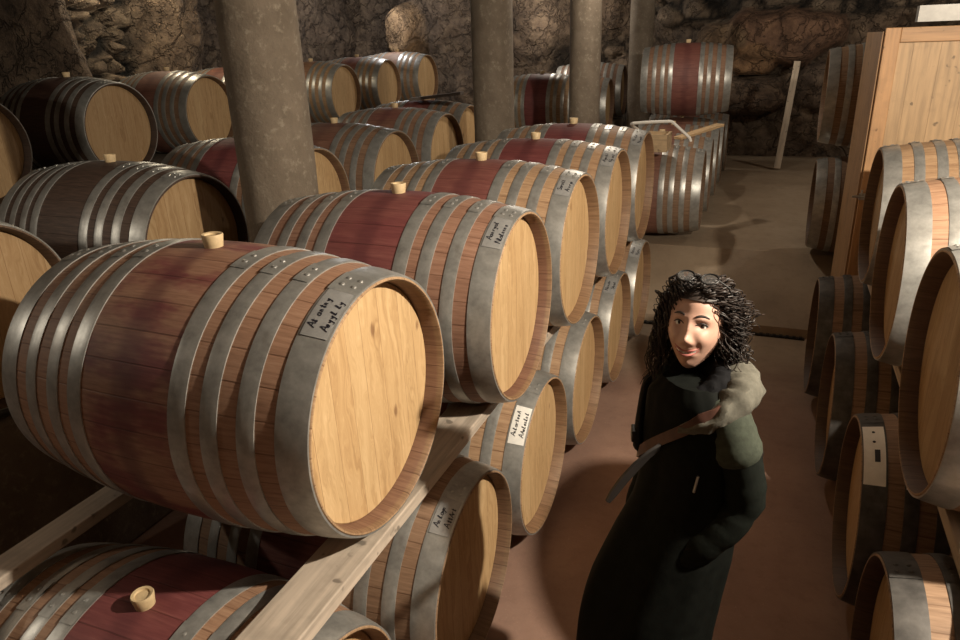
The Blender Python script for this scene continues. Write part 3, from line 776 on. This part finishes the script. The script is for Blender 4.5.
for s, nm in ((1,'sleeve'),(-1,'sleeve')):
    b = MB(); path = [LB(s*.08,0,1.385),LB(s*.120,-.005,1.36),LB(s*.145,-.015,1.29),LB(s*.160,-.035,1.21),LB(s*.165,-.045,1.13),LB(s*.155,-.015,1.06),LB(s*.135,.03,.99),LB(s*.095,.055,.915)]
    rr = [.052,.061,.062,.059,.057,.054,.050,.046]; P2, r2 = [], []
    for i in range(len(path)-1):
        for q in range(5):
            t = q/5; P2.append(path[i].lerp(path[i+1], t)); r2.append(rr[i]+(rr[i+1]-rr[i])*t)
    P2.append(path[-1]); r2.append(rr[-1])
    r2 = [r*(1+.025*sin(i*1.9+s)+.03*sin(i*.8)) for i, r in enumerate(r2)]
    b.tube(P2, r2, 24); sl = b.build(nm, SLEEVE_SHADE, person)
    q = MB(); q.tube(P2[:13], [r+.0035 for r in r2[:12]] + [r2[12]-.002], 24); q.build('lit_upper_sleeve', SLEEVE_LIT, sl)  # lighter shell paints the lamp light on the upper sleeve
b = MB()
for s in (-1, 1):
    b.tube([LB(s*.085,0,.80),LB(s*.095,.015,.5),LB(s*.105,-.005,.10)], [.098,.082,.066], 20)
b.build('trousers', TROUS, person)
for s in (-1, 1):
    b = MB(); b.tube([LB(s*.105,-.02,.14),LB(s*.105,-.015,.05)], [.058,.056], 16)
    b.tube([LB(s*.104,-.06,.045),LB(s*.108,.06,.043),LB(s*.118,.16,.036),LB(s*.121,.20,.032)], [.036,.044,.04,.02], 16, .95); b.build('boot', BLACKL, person)
# hood lying round the neck, dark scarf inside it
def collar(name, m, lr, fr, zc, dip, r_of, noise_amp, n=72, k=20, fb=None, span=None):
    b = MB(); rs = []
    for i in range(n):
        ph = 2*pi*i/n if not span else span[0]+(span[1]-span[0])*i/(n-1); c = LB(lr*sin(ph), (fr if cos(ph) > 0 else (fb or fr))*cos(ph), zc - dip*cos(ph)*(1 if cos(ph) > 0 else .35))
        out = (blft*sin(ph)/lr + bf*cos(ph)/fr).normalized(); r, fl = r_of(ph); ring = []
        if span: r *= min(1, .30 + 3.2*min(i, n-1-i)/n)
        for j in range(k):
            a = 2*pi*j/k; d = out*cos(a)*r*fl + UP*sin(a)*r
            q = c + d; w_ = noise.noise(q*16)*.5 + noise.noise(Vector((ph*5, a*1.5, 2)))
            ring.append(q + d.normalized()*w_*noise_amp)
        rs.append(ring)
    if not span: rs.append(rs[0])
    b.rings(rs, bool(span), bool(span)); return b.build(name, m, person)
collar('hood', HOODM, .124, .120, 1.412, .085, lambda ph: ((.030+.016*(1-cos(ph))/2+.006*abs(sin(ph))), 1.12), .012, fb=.100, span=(.50, 2*pi-1.15))
collar('scarf', SCARF, .064, .062, 1.438, .045, lambda ph: (.034, .95), .006)
# open lapel hanging from the hood, right of the scarf
b = MB(); rs = []
for i in range(14):
    t = i/13; ph = -1.25 + .35*t; z = 1.40-.22*t
    rs.append([coat_pt(z, ph + dp, .012 + .018*sin(pi*(q/6))) for q, dp in enumerate([-.35+.7*x/6 for x in range(7)])])
b.rings(rs, False, False, closed=False); o = b.build('lapel', SCARF, person); sd = o.modifiers.new('s','SOLIDIFY'); sd.thickness = .012
b = MB(); pts = [coat_pt(1.18+.02*math.sin(i), .62, .004) - UP*.012*i for i in range(2)]
b.tube([coat_pt(1.215,.78,.006), coat_pt(1.165,.74,.008)], .0035, 8); b.build('zip_pull', STEEL, person)

gl_ = tag(empty('glasses', OFF + HP_(0,.07,.11)), 'dark-rimmed glasses pushed up on top of the curly hair', 'glasses')
go = gl_.location
def GP(x, y, z): return OFF + HP_(x, y, z) - go
fr = MB(); ln = MB()
for s in (-1, 1):
    ring = [GP(s*.031 + .022*cos(2*pi*j/28),     .088 - .022*sin(2*pi*j/28)*.8, .127 + .016*sin(2*pi*j/28)*.8) for j in range(28)]
    fr.tube(ring + [ring[0]], .0023, 8)
    ln.add([p for p in ring], [tuple(range(28))])
fr.tube([GP(-.010,.088,.129), GP(0,.090,.131), GP(.010,.088,.129)], .0025, 8)
fo = fr.build('frame', BLACKM, gl_)
for s in (-1, 1):
    b = MB(); b.tube([GP(s*.052,.088,.127), GP(s*.078,.072,.112), GP(s*.088,.0,.075), GP(s*.086,-.05,.05)], .0026, 8); b.build('temple', BLACKM, gl_)
LENS = m_plain('clear_lens', (.85,.85,.85), .05, var=.02, bump=0); lb_ = LENS.node_tree.nodes['Principled BSDF']; lb_.inputs['Transmission Weight'].default_value = .95; lb_.inputs['IOR'].default_value = 1.08
lo = ln.build('lens', LENS, gl_)

bag = tag(empty('shoulder_bag', OFF + LB(.02,-.175,1.13)), 'red-brown strapped shoulder bag worn across the black coat', 'bag')
bo_ = bag.location
def band(name, pts, w, t, m, ups=None):
    b = MB(); rs = []
    for i, p in enumerate(pts):
        tg = (pts[min(i+1,len(pts)-1)]-pts[max(i-1,0)]).normalized(); n_ = ups[i]; a = tg.cross(n_).normalized(); n2 = a.cross(tg)
        ww = w[i] if isinstance(w, list) else w
        rs.append([p+a*ww/2+n2*t/2, p+a*ww/2-n2*t/2, p-a*ww/2-n2*t/2, p-a*ww/2+n2*t/2])
    b.rings(rs); b.v = [tuple(Vector(v)+OFF-bo_) for v in b.v]; return b.build(name, m, bag)
key = [(1.41,1.25),(1.39,.8),(1.335,.4),(1.26,-.1),(1.18,-.6),(1.13,-1.1),(1.10,-1.7)]
pp, uu = [], []
for (z0,a0),(z1,a1) in zip(key[:-1], key[1:]):
    for q in range(6):
        t = q/6; z = z0+(z1-z0)*t; a = a0+(a1-a0)*t
        pp.append(coat_pt(z, a, .012)); uu.append((blft*sin(a)+bf*cos(a)).normalized())
band('strap', pp, .030, .005, LEATHER, uu)
b = MB(); c = coat_pt(1.215,-.85,.028); b.box((-.026,-.008,-.018),(.026,.008,.018), Matrix.Translation(c+OFF-bo_) @ (Matrix.Rotation(math.radians(-122+90-45),4,'Z')))
bevel(b.build('buckle', BLACKM, bag, False), .004)
tail = [Vector(p) for p in ((.668,.085,1.285),(.645,.055,1.275),(.618,.026,1.250),(.590,.002,1.215),(.568,-.016,1.180),(.556,-.026,1.158))]
band('loose_end', [p-OFF for p in tail], [.03,.03,.03,.028,.024,.012], .008, BLACKL, [Vector((-.3,.9,.5))]*6)
b = MB(); M = Matrix.Rotation(math.radians(-60),4,'Z'); b.box((-.07,-.035,-.12),(.07,.035,.08), M); o = b.build('pouch', m_plain('dark_bag_leather', (.012,.009,.008), .5), bag, False); bevel(o, .02, 4)

# ------------------------------------------------------------------ light
def lamp(name, loc, w, col, r=.06, spot=None):
    d = bpy.data.lights.new(name, 'POINT' if not spot else 'SPOT'); d.energy = w; d.color = col; d.shadow_soft_size = r
    o = bpy.data.objects.new(name, d); COL.objects.link(o); o.location = loc
    if spot:
        d.spot_size = math.radians(spot[1]); d.spot_blend = .6; o.rotation_euler = (Vector(spot[0])-Vector(loc)).to_track_quat('-Z','Y').to_euler()
    return o
WARM = (1.0,.88,.71)
lamp('key_lamp', (2.35,.16,2.86), 560, WARM, .04)
lamp('far_right_lamp', (2.9,7.6,3.05), 60, (1.,.88,.72), .05)
lamp('far_middle_lamp', (-2.6,9.9,3.02), 45, (1.,.9,.76), .05)
lamp('far_left_lamp', (-5.2,9.3,3.1), 40, (.95,.95,.95), .05)
lamp('left_wall_lamp', (-5.70,5.15,3.32), 42, (1.,.86,.62), .05)
lamp('aisle_fill', (-.5,5.6,3.15), 58, (1.,.88,.72), .05)  # added unseen fill that brightens the far aisle floor
lamp('rear_lamp', (-3.6,-1.3,2.6), 45, WARM, .05)
wd = bpy.data.worlds.new('world'); scene.world = wd; wd.use_nodes = True
wd.node_tree.nodes['Background'].inputs[0].default_value = (.05,.045,.04,1); wd.node_tree.nodes['Background'].inputs[1].default_value = .3

# ------------------------------------------------------------------ camera
yaw, pit, rol, fpx = -.3960, .3665, -.0338, 711.
fw = Vector((sin(yaw)*cos(pit), cos(yaw)*cos(pit), -sin(pit))); r = Vector((cos(yaw), -sin(yaw), 0)); u = r.cross(fw)
r2 = r*cos(rol) + u*sin(rol); u2 = u*cos(rol) - r*sin(rol)
cd = bpy.data.cameras.new('camera'); cam = bpy.data.objects.new('camera', cd); COL.objects.link(cam)
R = Matrix((r2, u2, -fw)).transposed()
cam.matrix_world = Matrix.Translation((.873,-1.626,2.305)) @ R.to_4x4()
cd.sensor_width = 36; cd.lens = fpx/960*36; cd.clip_start = .02
scene.camera = cam
vs = scene.view_settings; vs.view_transform = 'Standard'; vs.look = 'None'; vs.gamma = 1; vs.exposure = 0; vs.use_curve_mapping = False
